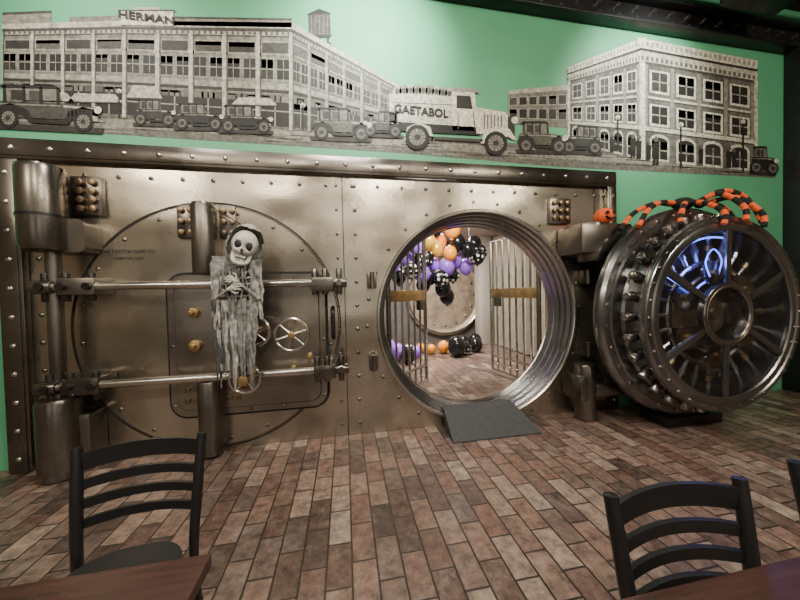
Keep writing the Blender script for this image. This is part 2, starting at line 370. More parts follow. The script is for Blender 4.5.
for z in (1.55,.735):
    b.cyl((-2.37,-.2,z),(-.05,-.2,z),.034,STEEL_B,24)
    b.cyl((-2.45,-.2,z),(-2.30,-.2,z),.055,STEEL_D,20,bev=.01)
    b.box(-2.26,-2.0,-.24,-.02,z-.07,z+.07,STEEL_D,.012); b.box(-2.43,-2.05,-.13,-.02,z-.06,z+.06,STEEL_D,.01)
    for xx in (-2.36,-2.22,-2.04):
        b.cyl((xx,-.2,z-.12),(xx,-.2,z+.11),.028,IRON,12,bev=.006); b.cyl((xx,-.27,z),(xx,-.24,z),.03,IRON,12)
    b.box(-.30,-.10,-.25,-.012,z-.08,z+.05,STEEL_D,.012)
    for xx in (-.27,-.18,-.05): b.cyl((xx,-.2,z-.11),(xx,-.2,z+.13),.028,STEEL_D,14,bev=.006); b.cyl((xx,-.26,z),(xx,-.23,z),.028,STEEL_D,12)
    b.cyl((-.12,-.2,z),(.02,-.2,z),.046,STEEL_D,20,bev=.008)
for za,zb,zs in ((1.64,2.28,2.13),(.02,.70,.6)):
    b.cyl((-1.22,-.13,za),(-1.22,-.13,zb),.095,STEEL_D,28,bev=.03)
    b.box(-1.30,-1.14,-.12,-.01,za+.05,zb-.05,STEEL_D,.01)
    for xa,xb in ((-1.47,-1.31),(-1.12,-.98)):
        b.box(xa,xb,-.05,-.01,zs-.15,zs+.15,STEEL_D,.01)
        for i in range(2):
            for j in range(3): b.cyl((xa+.04+i*.075,-.075,zs-.1+j*.1),(xa+.04+i*.075,-.05,zs-.1+j*.1),.026,BRONZE,10,bev=.006)
for x,z,r in ((-1.35,1.30,.045),(-1.35,1.0,.05),(-.95,1.3,.03),(-.35,.85,.03),(-.5,.75,.025)):
    b.cyl((x,-.05,z),(x,-.1,z),r,BRASS,20,bev=.008); b.cyl((x,-.1,z),(x,-.14,z),r*.5,BRASS,16,bev=.006)
b.tube([(-.12,-.01,1.31),(-.12,-.09,1.29),(-.12,-.11,1.16),(-.12,-.09,1.03),(-.12,-.01,1.01)],.02,IRON,smooth=5)
def wheel(b,x,z,y,R,n,m,hub):
    b.torus((x,y,z),R,.015,m)
    for k in range(n):
        a=2*pi*k/n+.3; c,s_=math.cos(a),math.sin(a)
        b.tube([(x,y,z),(x+R*.5*c,y,z+R*.5*s_),(x+R*c,y,z+R*s_)],[.016,.010,.014],m,8)
    b.cyl((x,y-.03,z),(x,-.05,z),.032,hub,16,bev=.005)
wheel(b,-.80,1.12,-.22,.125,6,STEEL_B,BRASS)
wheel(b,-.486,1.08,-.22,.145,6,STEEL_B,BRASS)
wheel(b,-.87,.724,-.3,.12,5,STEEL_B,BRASS)
b.cyl((-.87,-.27,.724),(-.87,-.24,.724),.1,BRONZE,24,bev=.01)
b.cyl((-.87,-.38,.724),(-.87,-.3,.724),.045,BRASS,20,bev=.01)
b.cyl((-.8,-.28,.8),(-.8,-.34,.8),.035,BRASS,16,bev=.006)
b.done('vault_door')
b=MB()
b.cyl((-2.35,-.2,1.83),(-2.35,-.2,2.52),.145,STEEL_D,32,bev=.05)
b.cyl((-2.35,-.2,2.1),(-2.35,-.2,2.12),.15,IRON,32)
b.prism(rrect(-2.4,-2.08,1.83,2.1,.05),-.2,0,STEEL_D)
b.box(-2.28,-2.04,-.05,0,2.17,2.5,STEEL_D,.01)
for i in range(2):
    for j in range(4): b.cyl((-2.19+i*.09,-.08,2.22+j*.075),(-2.19+i*.09,-.05,2.22+j*.075),.03,BRONZE,10,bev=.006)
b.cyl((-2.33,-.16,.6),(-2.33,-.16,1.85),.05,STEEL_D,16)
b.cyl((-2.31,-.2,0),(-2.31,-.2,.66),.135,STEEL_D,32,bev=.04)
b.box(-2.4,-2.1,-.2,0,.1,.5,STEEL_D,.02)
b.done('vault_hinge')
# ------------------------------------------------------------------ open vault door (right)
OX,OZ=3.53,1.165
b=MB()
b.lathe([(0,-.16),(.7,-.16),(.78,-.2),(.8,-.24),(.8,-.4),(1.0,-.42),(1.06,-.44),(1.085,-.46),(1.085,-.50),(1.075,-.515),(1.085,-.53),(1.06,-.56),(1.0,-.57),(.99,-.59),(.9,-.6),(.88,-.62),(.88,-.78)],OX,OZ,STEEL_R,128)
b.lathe([(.88,-.78),(.92,-.79),(.925,-.80),(.925,-.85),(.915,-.865),(.87,-.87),(.86,-.86),(.84,-.87),(.79,-.87),(.78,-.86),(.78,-.62)],OX,OZ,STEEL_R,128)
b.lathe([(.78,-.62),(0,-.62)],OX,OZ,IRON,96)
for k in range(30):
    a=2*pi*k/30; c,s_=math.cos(a),math.sin(a)
    b.cyl((OX+.87*c,-.70,OZ+.87*s_),(OX+.98*c,-.70,OZ+.98*s_),.038,STEEL_M,16,bev=.01)
    b.cyl((OX+.87*c,-.70,OZ+.87*s_),(OX+.91*c,-.70,OZ+.91*s_),.05,IRON,16)
    a+=pi/30; c,s_=math.cos(a),math.sin(a)
    b.cyl((OX+1.02*c,-.575,OZ+1.02*s_),(OX+1.02*c,-.55,OZ+1.02*s_),.022,STEEL_M,10)
for k in range(36):
    a=2*pi*k/36; c,s_=math.cos(a),math.sin(a); b.cyl((OX+.89*c,-.88,OZ+.89*s_),(OX+.89*c,-.86,OZ+.89*s_),.012,STEEL_M,8)
for k in range(6):
    a=2*pi*k/6+.5; c,s_=math.cos(a),math.sin(a)
    b.box(OX+.53*c-.26,OX+.53*c+.26,-.865,-.83,OZ+.53*s_-.03,OZ+.53*s_+.03,STEEL_R,.006,Matrix.Rotation(-a,4,'Y'))
b.lathe([(.3,-.82),(.3,-.87),(.285,-.88),(.25,-.88),(.24,-.87),(.24,-.8)],OX,OZ,STEEL_R,64)
b.torus((OX,-.875,OZ),.268,.008,BRONZE,seg=48)
b.lathe([(.2,-.66),(.2,-.72),(.16,-.74),(.06,-.74),(.06,-.78),(0,-.78)],OX,OZ,BRONZE,40)
for k in range(24):
    a=2*pi*k/24; c,s_=math.cos(a),math.sin(a)
    b.cyl((OX+.5*c,-.70,OZ+.5*s_),(OX+.78*c,-.70,OZ+.78*s_),.022,STEEL_M,10)
    b.cyl((OX+.62*c,-.70,OZ+.62*s_),(OX+.67*c,-.70,OZ+.67*s_),.032,BRASS if k%3==0 else STEEL_R,10)
b.torus((OX,-.7,OZ),.5,.03,STEEL_M); b.torus((OX,-.74,OZ),.38,.016,BRONZE)
def gear(x,z,y,r,m):
    b.cyl((x,y,z),(x,y+.03,z),r,m,28)
    for k in range(20):
        a=k*pi/10; b.box(x+r*math.cos(a)-.012,x+r*math.cos(a)+.012,y,y+.03,z+r*math.sin(a)-.01,z+r*math.sin(a)+.01,m,0,Matrix.Rotation(-a,4,'Y'))
    b.cyl((x,y-.03,z),(x,y,z),r*.3,BRASS,14)
for a,r,m in ((.6,.12,BRONZE),(1.7,.1,STEEL_M),(2.7,.13,STEEL_M),(3.7,.11,BRONZE),(4.7,.12,STEEL_M),(5.7,.1,BRASS)):
    gear(OX+.4*math.cos(a),OZ+.4*math.sin(a),-.78,r,m)
b.box(OX-.5,OX-.2,-.76,-.66,OZ-.12,OZ+.14,BRONZE,.01); b.box(OX+.15,OX+.5,-.76,-.68,OZ-.1,OZ+.1,STEEL_D,.01)
b.box(OX-.12,OX+.12,-.78,-.66,OZ-.55,OZ-.3,BRONZE,.01)
for a0,a1,r in ((1.35,2.6,.74),(1.6,2.3,.33)):  # glowing tubes added in place of blue reflections on the glass
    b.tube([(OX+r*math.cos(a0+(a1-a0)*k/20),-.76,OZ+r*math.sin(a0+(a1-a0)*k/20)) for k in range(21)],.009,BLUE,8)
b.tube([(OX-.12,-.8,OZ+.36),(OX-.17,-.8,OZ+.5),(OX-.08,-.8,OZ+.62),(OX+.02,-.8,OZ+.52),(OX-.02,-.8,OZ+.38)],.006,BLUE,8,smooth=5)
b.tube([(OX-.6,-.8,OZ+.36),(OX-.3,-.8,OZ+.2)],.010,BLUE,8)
b.lathe([(.78,-.845),(.0,-.845)],OX,OZ,GLASS,64)
b.box(2.40,3.02,-.38,0,1.80,2.12,STEEL_D,.03); b.cyl((2.62,-.25,1.72),(2.62,-.25,2.14),.13,STEEL_D,28,bev=.03)
b.box(2.5,3.4,-.36,-.2,1.88,2.04,STEEL_D,.02)
b.box(2.44,2.74,-.3,0,.22,.5,STEEL_D,.03); b.cyl((2.58,-.2,0),(2.58,-.2,.62),.11,STEEL_D,28,bev=.03)
b.box(2.6,3.3,-.34,-.2,.28,.42,STEEL_D,.02)
b.box(2.29,2.56,-.04,0,2.18,2.47,STEEL_D,.01)
for i in range(3):
    for j in range(3): b.cyl((2.345+i*.08,-.07,2.24+j*.085),(2.345+i*.08,-.04,2.24+j*.085),.03,BRONZE,10,bev=.006)
b.box(OX-.35,OX+.35,-.6,-.3,0,.1,IRON,.01)
b.done('vault_door')
# ------------------------------------------------------------------ spider decoration
def striped(b,P,r=.024,n=8,start=0):
    pts,_=crs([Vector(p) for p in P],[r]*len(P),n)
    step=3
    i=0;k=start
    while i<len(pts)-1:
        j=min(i+step,len(pts)-1); b.tube(pts[i:j+1],r,ORF if k%2 else BLF,10); i=j;k+=1
b=MB(); b.sph((3.5,-.5,2.30),.085,BLF,sc=(1.3,1,.75)); b.sph((3.64,-.56,2.29),.05,BLF)
for sx in (-.02,.02): b.sph((3.64+sx,-.605,2.30),.01,ORF)
striped(b,[(3.45,-.5,2.30),(3.2,-.52,2.30),(3.0,-.55,2.2),(2.86,-.58,2.04)])
striped(b,[(3.45,-.45,2.30),(3.25,-.42,2.32),(2.98,-.42,2.21),(2.78,-.45,2.03)],start=1)
striped(b,[(3.45,-.56,2.29),(3.3,-.66,2.24),(3.15,-.74,2.1),(3.08,-.8,2.0)],start=1)
striped(b,[(3.5,-.6,2.29),(3.5,-.72,2.24),(3.46,-.88,2.11),(3.42,-.9,2.0)])
striped(b,[(3.62,-.56,2.30),(3.8,-.62,2.40),(4.02,-.66,2.36),(4.14,-.7,2.2),(4.14,-.75,2.06)])
striped(b,[(3.62,-.5,2.30),(3.9,-.5,2.31),(4.12,-.5,2.22),(4.3,-.5,1.98)],start=1)
striped(b,[(3.66,-.6,2.28),(3.8,-.75,2.30),(3.9,-.88,2.12),(3.88,-.91,1.98)],start=1)
striped(b,[(3.56,-.6,2.30),(3.66,-.72,2.34),(3.72,-.86,2.18),(3.68,-.9,2.04)])
b.done('spider_decoration')
# pumpkin
b=MB(); t=bmesh.new(); bmesh.ops.create_uvsphere(t,u_segments=48,v_segments=20,radius=.1)
for v in t.verts:
    a=math.atan2(v.co.y,v.co.x); f=1-.09*abs(math.sin(a*4.5)); v.co.x*=f; v.co.y*=f; v.co.z*=.85
PX,PZ=2.74,2.205
b.add(t,ORF,Matrix.Translation((PX,-.3,PZ))); b.cyl((PX,-.3,PZ+.07),(PX+.01,-.3,PZ+.13),.02,STEM,8,r2=.012)
for sx in (-.035,.035): b.prism([(PX-.01+sx-.018,PZ+.005),(PX-.01+sx+.018,PZ+.005),(PX-.01+sx,PZ+.035)],-.405,-.37,GROOVE)
b.prism([(PX-.06,PZ-.02),(PX-.035,PZ-.035),(PX+.02,PZ-.035),(PX+.045,PZ-.02),(PX+.02,PZ-.05),(PX-.035,PZ-.05)],-.405,-.37,GROOVE)
b.done('jack_o_lantern')
# ------------------------------------------------------------------ hanging skeleton
b=MB(); sx,sy,sz=-.81,-.38,1.86
rt=Matrix.Rotation(.28,4,'Y')@Matrix.Rotation(.2,4,'Z')
t=bmesh.new(); bmesh.ops.create_uvsphere(t,u_segments=36,v_segments=26,radius=.115)
for v in t.verts:
    c=v.co
    if c.z<0: c.x*=1+c.z*3.0; c.z*=1.1
    c.z*=1.12; c.x*=.9
    if c.y<0: c.y*=.9
    for ex in (-.04,.04):          # eye sockets
        d=math.hypot(c.x-ex,c.z+.005)
        if c.y<0 and d<.034: c.y+=.035*(1-(d/.034)**2)
        if c.y<0 and math.hypot(c.x-ex*1.4,c.z+.055)<.02: c.y-=.008   # cheekbones
    if c.y<0 and abs(c.x)<.07 and c.z<-.075: c.y+=.02
b.add(t,BONE,Matrix.Translation((sx,sy,sz))@rt)
def S(x,y,z):
    v=rt@Vector((x,y,z)); return (sx+v.x,sy+v.y,sz+v.z)
for ex in (-.04,.04): b.sph(S(ex,-.082,-.005),.028,GROOVE,sc=(1,.45,1.1),u=14,v=8)
b.sph(S(0,-.1,-.05),.013,GROOVE,sc=(.9,.5,1.4),u=10,v=6)
b.tube([S(-.062,-.02,-.06),S(-.055,-.05,-.125),S(-.025,-.085,-.15),S(.025,-.085,-.15),S(.055,-.05,-.125),S(.062,-.02,-.06)],.018,BONE,8,smooth=4)
b.sph(S(0,-.07,-.112),.04,GROOVE,sc=(1.05,.5,.6),u=12,v=8)
for k in range(7):
    b.sph(S(-.033+k*.011,-.094,-.1),.007,BONE,sc=(.75,.7,1.7),u=8,v=6); b.sph(S(-.03+k*.010,-.094,-.126),.006,BONE,sc=(.75,.7,1.5),u=8,v=6)
# hood
t=bmesh.new(); bmesh.ops.create_uvsphere(t,u_segments=30,v_segments=20,radius=.148)
bmesh.ops.delete(t,geom=[f for f in t.faces if f.calc_center_median().y<-.035 and f.calc_center_median().z<.115 and abs(f.calc_center_median().x)<.125],context='FACES')
for v in t.verts: v.co.z*=1.12; v.co.z+=max(0,v.co.z-.1)*.4; v.co+=Vector([random.uniform(-.004,.004) for _ in range(3)])
b.add(t,CLOTHL,Matrix.Translation((sx,sy+.03,sz))@rt)
b.tube([(-.86,-.33,1.76),(-.89,-.31,1.6),(-.91,-.31,1.42),(-.92,-.31,1.28)],.018,BONE,8,smooth=4)
for k in range(7):
    z=1.66-k*.05; w=.1+.02*math.sin(k/6*pi); cx=-.875-k*.006
    b.tube([(cx,-.29,z+.02),(cx-w,-.31,z+.01),(cx-w*.9,-.38,z-.015),(cx-.02,-.40,z-.02)],.008,BONE2,7,smooth=5)
    b.tube([(cx,-.29,z+.02),(cx+w,-.31,z+.01),(cx+w*.9,-.38,z-.015),(cx+.02,-.40,z-.02)],.008,BONE2,7,smooth=5)
b.tube([(-.875,-.40,1.68),(-.9,-.40,1.42)],[.014,.01],BONE2,8)
b.sph((-.91,-.32,1.3),.07,BONE2,sc=(1.2,.6,.6))
b.sph((-.885,-.335,1.53),.1,CLOTHD,sc=(1.1,.55,1.9))
def hand(b,w,d):
    w=Vector(w); d=Vector(d).normalized(); s_=d.cross(Vector((0,-1,0))).normalized()
    b.tube([w-d*.01,w+d*.035],[.014,.022],BONE,8)
    for i,(off,l) in enumerate(((-.02,.055),(-.007,.07),(.007,.066),(.02,.05))):
        p=w+d*.035+s_*off; b.tube([p,p+d*l*.5+s_*off*.3+Vector((0,-.01,0)),p+d*l+s_*off*.4+Vector((0,.008,-.01))],[.008,.007,.004],BONE,6)
    p=w+d*.008+s_*.02; b.tube([p,p+s_*.03+d*.02,p+s_*.035+d*.045],[.008,.007,.004],BONE,6)
for s1 in (-1,1):
    sh=(-.86+s1*.14,-.34,1.66); el=(-.885+s1*.17,-.38,1.42); wr=(-.885+s1*.03,-.46,1.53+s1*.03)
    b.tube([sh,el],[.02,.014],BONE2,8); b.tube([el,wr],[.015,.011],BONE2,8); b.sph(sh,.03,BONE2); b.sph(el,.022,BONE2); hand(b,wr,(-s1*.8,0,.35))
    b.tube([(-.87,-.36,1.70),sh],.012,BONE2,8)
def strip(x,y,z0,z1,w,m,sway=.03):
    t=bmesh.new(); n=22; rows=[]; ph=random.uniform(0,6)
    for k in range(n+1):
        f=k/n; z=z0+(z1-z0)*f; ww=w*(1-.75*f**1.5)*(1+.12*math.sin(k*1.3+ph)); cx=x+sway*math.sin(f*3+ph)*f; yy=y+.012*math.sin(k*.6+ph)
        j=random.uniform(-.004,.004)
        rows.append((t.verts.new((cx-ww/2+j,yy,z)),t.verts.new((cx,yy-.012,z)),t.verts.new((cx+ww/2+j,yy,z))))
    for k in range(n):
        for j in (0,1): t.faces.new((rows[k][j],rows[k][j+1],rows[k+1][j+1],rows[k+1][j]))
    b.add(t,m)
for i in range(30):
    x=-1.06+i*.0105; strip(x,-.35-random.uniform(0,.06),1.46-random.uniform(0,.14),.64+random.uniform(0,.32),random.uniform(.025,.06),random.choice((CLOTH,CLOTHL,CLOTH,CLOTHD)),.02)
for i in range(9): strip(-1.04+random.uniform(-.02,.05),-.36-random.uniform(0,.04),1.72,1.05+random.uniform(-.1,.3),.05,random.choice((CLOTH,CLOTHL)))
for i in range(8): strip(-.74+random.uniform(-.03,.04),-.36-random.uniform(0,.04),1.74,1.2+random.uniform(-.1,.3),.05,random.choice((CLOTH,CLOTHL)))
for i in range(8): strip(-.97+i*.025,-.43,1.69,1.25+random.uniform(-.05,.3),.018,CLOTH,.02)
strip(-1.0,-.33,1.78,1.3,.17,CLOTH); strip(-.78,-.33,1.8,1.35,.17,CLOTH)
b.tube([(sx+.0,sy,sz+.16),(-1.0,-.25,2.15),(-1.2,-.23,2.26)],.004,BLACK,6)
b.done('hanging_skeleton')
# ------------------------------------------------------------------ furniture
def chair(name,M):
    b=MB()
    W=.2
    for sx_ in (-1,1):
        b.tube([(sx_*(W-.0),.2,0),(sx_*(W-.01),.17,.3),(sx_*(W-.01),.165,.46),(sx_*W,.19,.65),(sx_*(W+.012),.225,.87)],[.013,.015,.018,.02,.018],BLACK,10,smooth=4)
        b.tube([(sx_*(W+.01),-.22,0),(sx_*(W-.01),-.2,.43)],.014,BLACK,10)
        b.cyl((sx_*(W-.0),.185,.2),(sx_*(W),-.21,.2),.009,BLACK,8)
        b.cyl((sx_*(W+.01),-.22,0),(sx_*(W+.01),-.22,.012),.018,BLACK,8); b.cyl((sx_*W,.2,0),(sx_*W,.2,.012),.018,BLACK,8)
    b.cyl((-W,-.212,.25),(W,-.212,.25),.009,BLACK,8); b.cyl((-W+.01,.178,.25),(W-.01,.178,.25),.009,BLACK,8)
    def slat(z,h,yb):
        t=bmesh.new(); n=14; rows=[]
        for k in range(n+1):
            u=-1+2*k/n; x=u*(W+.004); y=yb+.035*(1-u*u)-.0; arch=.012*(1-u*u)
            rows.append([t.verts.new((x,y-.007,z+arch-h/2)),t.verts.new((x,y+.007,z+arch-h/2)),t.verts.new((x,y+.007,z+arch+h/2)),t.verts.new((x,y-.007,z+arch+h/2))])
        for k in range(n):
            for j in range(4): t.faces.new((rows[k][j],rows[k][(j+1)%4],rows[k+1][(j+1)%4],rows[k+1][j]))
        t.faces.new(rows[0]); t.faces.new(rows[-1][::-1]); bmesh.ops.recalc_face_normals(t,faces=t.faces[:]); b.add(t,BLACK)
    slat(.815,.066,.217); slat(.73,.036,.205); slat(.66,.034,.193); slat(.59,.034,.182)
    t=bmesh.new(); o=[]
    for k in range(40):
        a=2*pi*k/40; c,s_=math.cos(a),math.sin(a); e=.7
        x=math.copysign(abs(c)**e,c)*.2; y=math.copysign(abs(s_)**e,s_)*.2
        x*=1-.08*(y/.2); o.append((x,y-.02))
    f=t.faces.new([t.verts.new((x,y,.43)) for x,y in o])
    e=bmesh.ops.extrude_face_region(t,geom=[f]); vs=[v for v in e['geom'] if isinstance(v,bmesh.types.BMVert)]
    bmesh.ops.translate(t,vec=(0,0,.045),verts=vs); 
    top=[f for f in t.faces if all(v in vs for v in f.verts)]
    r=bmesh.ops.inset_region(t,faces=top,thickness=.025,depth=.012)
    bmesh.ops.recalc_face_normals(t,faces=t.faces[:]); b.add(t,SEAT)
    b.done(name,50,M=M)
chair('dining_chair',Matrix.Translation((-.80,-1.95,0))@Matrix.Rotation(.08,4,'Z'))
chair('dining_chair',Matrix.Translation((.905,-2.63,0))@Matrix.Rotation(-.04,4,'Z'))
chair('dining_chair',Matrix.Translation((1.61,-2.61,0))@Matrix.Rotation(.0,4,'Z'))
def table(name,xa,xb,ya,yb):
    b=MB(); b.box(xa,xb,ya,yb,.715,.75,WOOD,.006); cx,cy=(xa+xb)/2,(ya+yb)/2
    b.cyl((cx,cy,.02),(cx,cy,.7),.04,BLACK,20); b.cyl((cx,cy,.69),(cx,cy,.715),.16,BLACK,20)
    for a in (0,pi/2): b.box(cx-.28,cx+.28,cy-.035,cy+.035,.0,.035,BLACK,.008,Matrix.Rotation(a+.6,4,'Z'))
    b.done(name)
table('dining_table',-1.15,-.37,-2.98,-2.22)
table('dining_table',.56,1.32,-3.3,-2.54)
# ------------------------------------------------------------------ ceiling beam, post, fixtures
b=MB(); b.box(-1,6.2,-.12,.018,4.5,4.53,BLACKM,.004); b.box(-1,6.2,-.12,.018,4.77,4.8,BLACKM,.004); b.box(-1,6.2,-.03,.018,4.53,4.77,BLACKM)
for k in range(28): b.cyl((-.8+k*.25,-.06,4.59),(-.8+k*.25,-.03,4.59),.026,STEEL_B,8); b.cyl((-.8+k*.25,-.06,4.71),(-.8+k*.25,-.03,4.71),.026,STEEL_B,8)
b.done('ceiling_beam')
b=MB(); b.box(5.85,6.1,-.16,.018,0,4.5,BLACKM,.01)
for k in range(16): b.cyl((5.97,-.19,.2+k*.27),(5.97,-.16,.2+k*.27),.025,STEEL_D,8)
b.done('steel_post')
b=MB(); b.cyl((-3,-1.5,4.85),(6,-1.5,4.85),.02,BLACK,8)
for xx in (-2.2,.4,3.6):
    b.cyl((xx,-1.5,4.85),(xx,-1.5,4.75),.012,BLACK,8); b.cyl((xx,-1.53,4.79),(xx,-1.4,4.63),.06,BLACK,20,bev=.01)
b.cyl((-3,-1.5,4.85),(-3,-1.5,5.1),.01,BLACK,8); b.cyl((6,-1.5,4.85),(6,-1.5,5.1),.01,BLACK,8)
b.done('track_light_rail')
b=MB(); b.cyl((-4,-.5,4.92),(7.9,-.5,4.92),.06,STEEL_R,16); b.cyl((-4,-.75,4.95),(7.9,-.75,4.95),.03,STEEL_D,12)
for x in (1,3,5,7): b.box(x-.02,x+.02,-.82,-.42,4.84,4.86,STEEL_D); b.cyl((x,-.62,4.86),(x,-.62,5.1),.01,STEEL_D,8)
b.box(4.2,5.0,-.95,-.35,4.55,4.8,BLACKM,.02)
b.done('ceiling_pipe')
# ------------------------------------------------------------------ mural (flat printed artwork on the wall)
# artwork outline in image pixels: (u,v) projected through the camera -> wall metres
def wallxz(u,v):
    a=(u-400)/302.6; c=(300-v)/302.6
    dx=.1788+.9835*a+.0269*c; dy=.9836-.1793*a+.0183*c; dz=-.0228-.0232*a+.9994*c
    return 3.12*dx/dy,1.436+3.12*dz/dy
GM={}
def gm(v):
    v=round(v*14)/14
    if v not in GM:
        g=max(.010,v**1.8*.85)
        GM[v]=mat('mural_print_%d'%round(v*14),(g*.84,g*.8,g*.66),.65,0,.45,30)
    return GM[v]
mu=MB()
def mp(pts,v,L):
    mu.poly([(wallxz(*p)[0],.019-.0009*L,wallxz(*p)[1]) for p in pts],gm(v))
def bil(q,s,t):
    (a,b_,c,d)=q
    return tuple((a[i]*(1-s)+b_[i]*s)*(1-t)+(d[i]*(1-s)+c[i]*s)*t for i in (0,1))
def sub(q,s0,s1,t0,t1,v,L): mp([bil(q,s0,t0),bil(q,s1,t0),bil(q,s1,t1),bil(q,s0,t1)],v,L)
def wins(q,nx,t0,t1,v,L,s0=0,s1=1,gap=.25,frame=None,mull=True,arch=False):
    for i in range(nx):
        w=(s1-s0)/nx; a=s0+w*(i+gap/2); e=s0+w*(i+1-gap/2)
        if frame is not None:
            sub(q,a-w*.08,e+w*.08,t0-.015,t1+.02,frame,L-1)
            if arch: mp([bil(q,(a+e)/2+(e-a)*.62*math.cos(pi*k/8),t0-.012-.05*math.sin(pi*k/8)) for k in range(9)],frame,L-1)
        vv=max(.0,v+random.uniform(-.07,.09)); sub(q,a,e,t0,t1,vv,L)
        if arch: mp([bil(q,(a+e)/2+(e-a)*.5*math.cos(pi*k/8),t0-.036*math.sin(pi*k/8)) for k in range(9)],v,L)
        if random.random()<.5: sub(q,a,e,t0,t0+(t1-t0)*random.uniform(.2,.5),v+.28,L)
        if mull: 
            m_=(a+e)/2; sub(q,m_-w*.02,m_+w*.02,t0,t1,.6,L+1); sub(q,a,e,(t0+t1)/2-.006,(t0+t1)/2+.006,.6,L+1)
# road
mp([(0,104),(120,112),(300,126),(400,136),(560,146),(775,158),(775,178),(560,167),(400,153),(200,140),(0,127)],.34,1)
mp([(0,112),(300,131),(560,152),(775,166),(775,172),(560,159),(300,139),(0,120)],.47,2)
for k in range(60):
    u=random.uniform(0,730); v0=112+u*.066+random.uniform(2,13); l=random.uniform(8,40); mp([(u,v0),(u+l,v0+l*.07),(u+l,v0+l*.07+.8),(u,v0+1.2)],random.choice((.2,.28,.55,.6)),3)
A_=((3,27),(125,24),(125,118),(3,110)); B_=((125,24),(292,26),(292,131),(125,118)); C_=((292,26),(397,86),(397,137),(292,131))
for q,sh,n,L in ((A_,.46,4,3),(B_,.5,5,3),(C_,.36,6,3)):
    sub(q,0,1,0,1,sh,L)
    for k in range(14): sub(q,k/14,(k+1)/14,.1,1,sh+random.uniform(-.08,.06),L+.3)
    sub(q,-.004,1.0,-.03,.03,.74,L+2); sub(q,0,1,.03,.06,.2,L+2); sub(q,0,1,.065,.1,.62,L+2); sub(q,0,1,.1,.115,.2,L+2)
    for i in range(n*6): sub(q,(i+.2)/(n*6),(i+.6)/(n*6),.065,.095,.3,L+3)
    wins(q,n,.17,.27,.2,L+4,gap=.22,mull=False,frame=.56)
    wins(q,n*2,.33,.52,.08,L+4,gap=.24,frame=.5)
    sub(q,0,1,.56,.62,.6,L+2); sub(q,0,1,.62,.65,.14,L+3)
    wins(q,n,.68,.97,.05,L+4,gap=.16,frame=.36)
    wins(q,n*3,.68,.74,.35,L+5,gap=.2,mull=False)
    for i in range(n+1):
        s_=i/n; sub(q,max(0,s_-.016),min(1,s_+.016),.1,1,.7 if q is not C_ else .55,L+6); sub(q,min(1,s_+.008),min(1,s_+.018),.1,1,.28,L+7)
        sub(q,max(0,s_-.022),min(1,s_+.022),.27,.3,.7,L+7)
sub(A_,.0,.4,-.16,-.02,.5,3); sub(A_,.55,.95,-.09,-.02,.46,3); sub(A_,0,.4,-.17,-.14,.2,4)
mp([(122,12),(174,12),(174,27),(122,26)],.86,12); mp([(134,8.5),(160,8.5),(160,12),(134,12)],.7,12); mp([(174,18),(292,20),(292,28),(174,26)],.5,5); mp([(174,17),(292,19),(292,21),(174,19)],.2,6)
mp([(120,11),(176,11),(176,12.4),(120,12.4)],.2,13)
for x0_,x1_,y_,h_ in ((30,70,93,9),(72,118,94,9),(130,158,86,13),(235,272,98,8)):
    mp([(x0_+4,y_),(x1_-2,y_+1),(x1_+5,y_+h_),(x0_-3,y_+h_-1)],.74,11)
    mp([(x0_-3,y_+h_-1),(x1_+5,y_+h_),(x1_+5,y_+h_+1.3),(x0_-3,y_+h_+.3)],.2,12)
# water tower
mp([(308,14),(319,10),(330,13),(331,36),(309,36)],.2,3); mp([(306,15),(319,9),(332,14)],.08,4); mp([(308,35),(332,35),(330,38),(310,38)],.06,4)
for k in range(5): mp([(311+k*4,16),(312+k*4,16),(312+k*4,35),(311+k*4,35)],.35,4)
for x_ in (311,319,327): mp([(x_,36),(x_+1.8,36),(x_+2.4,50),(x_-.4,50)],.1,3)
mp([(309,43),(331,43),(331,44.5),(309,44.5)],.1,4)
# small building
D_=((508,92),(567,87),(567,128),(508,124)); sub(D_,0,1,0,1,.42,3); sub(D_,0,1,-.04,.08,.68,4); wins(D_,6,.2,.42,.12,6,frame=.7,mull=False); wins(D_,6,.55,.8,.1,6,frame=.65,mull=False)
# right building
E_=((567,70),(641,42),(641,160),(567,142)); G_=((641,42),(757,64),(757,172),(641,160))
for q,n,sh in ((E_,5,.28),(G_,4,.34)):
    sub(q,0,1,0,1,sh,3)
    for k in range(12): sub(q,k/12,(k+1)/12,.18,1,sh+random.uniform(-.06,.06),3.3)
    sub(q,0,1,-.03,.05,.85,4); sub(q,0,1,.05,.07,.15,4); sub(q,0,1,.075,.16,.7,4)
    for i in range(24): sub(q,i/24,i/24+.02,.115,.15,.25,5); sub(q,i/24,i/24+.022,-.01,.03,.6,5)
    sub(q,0,1,.16,.185,.2,4)
    wins(q,n,.24,.4,.08,7,gap=.42,s0=.04,s1=.96,frame=.88)
    sub(q,0,1,.45,.47,.78,5); sub(q,0,1,.47,.48,.15,5)
    wins(q,n,.53,.68,.08,7,gap=.42,s0=.04,s1=.96,frame=.88)
    sub(q,0,1,.71,.745,.8,5); sub(q,0,1,.745,.755,.15,5); wins(q,n,.83,.98,.06,7,gap=.42,s0=.04,s1=.96,frame=.8,arch=True)
    for i in range(n+1): sub(q,max(0,.04+i*.92/n-.02),min(1,.04+i*.92/n+.012),.185,.71,.5,6)
    sub(q,0,.03,.16,1,.85,8); sub(q,.97,1,.16,1,.8,8)
mp([(636,38),(646,38),(646,44),(636,46)],.85,6)
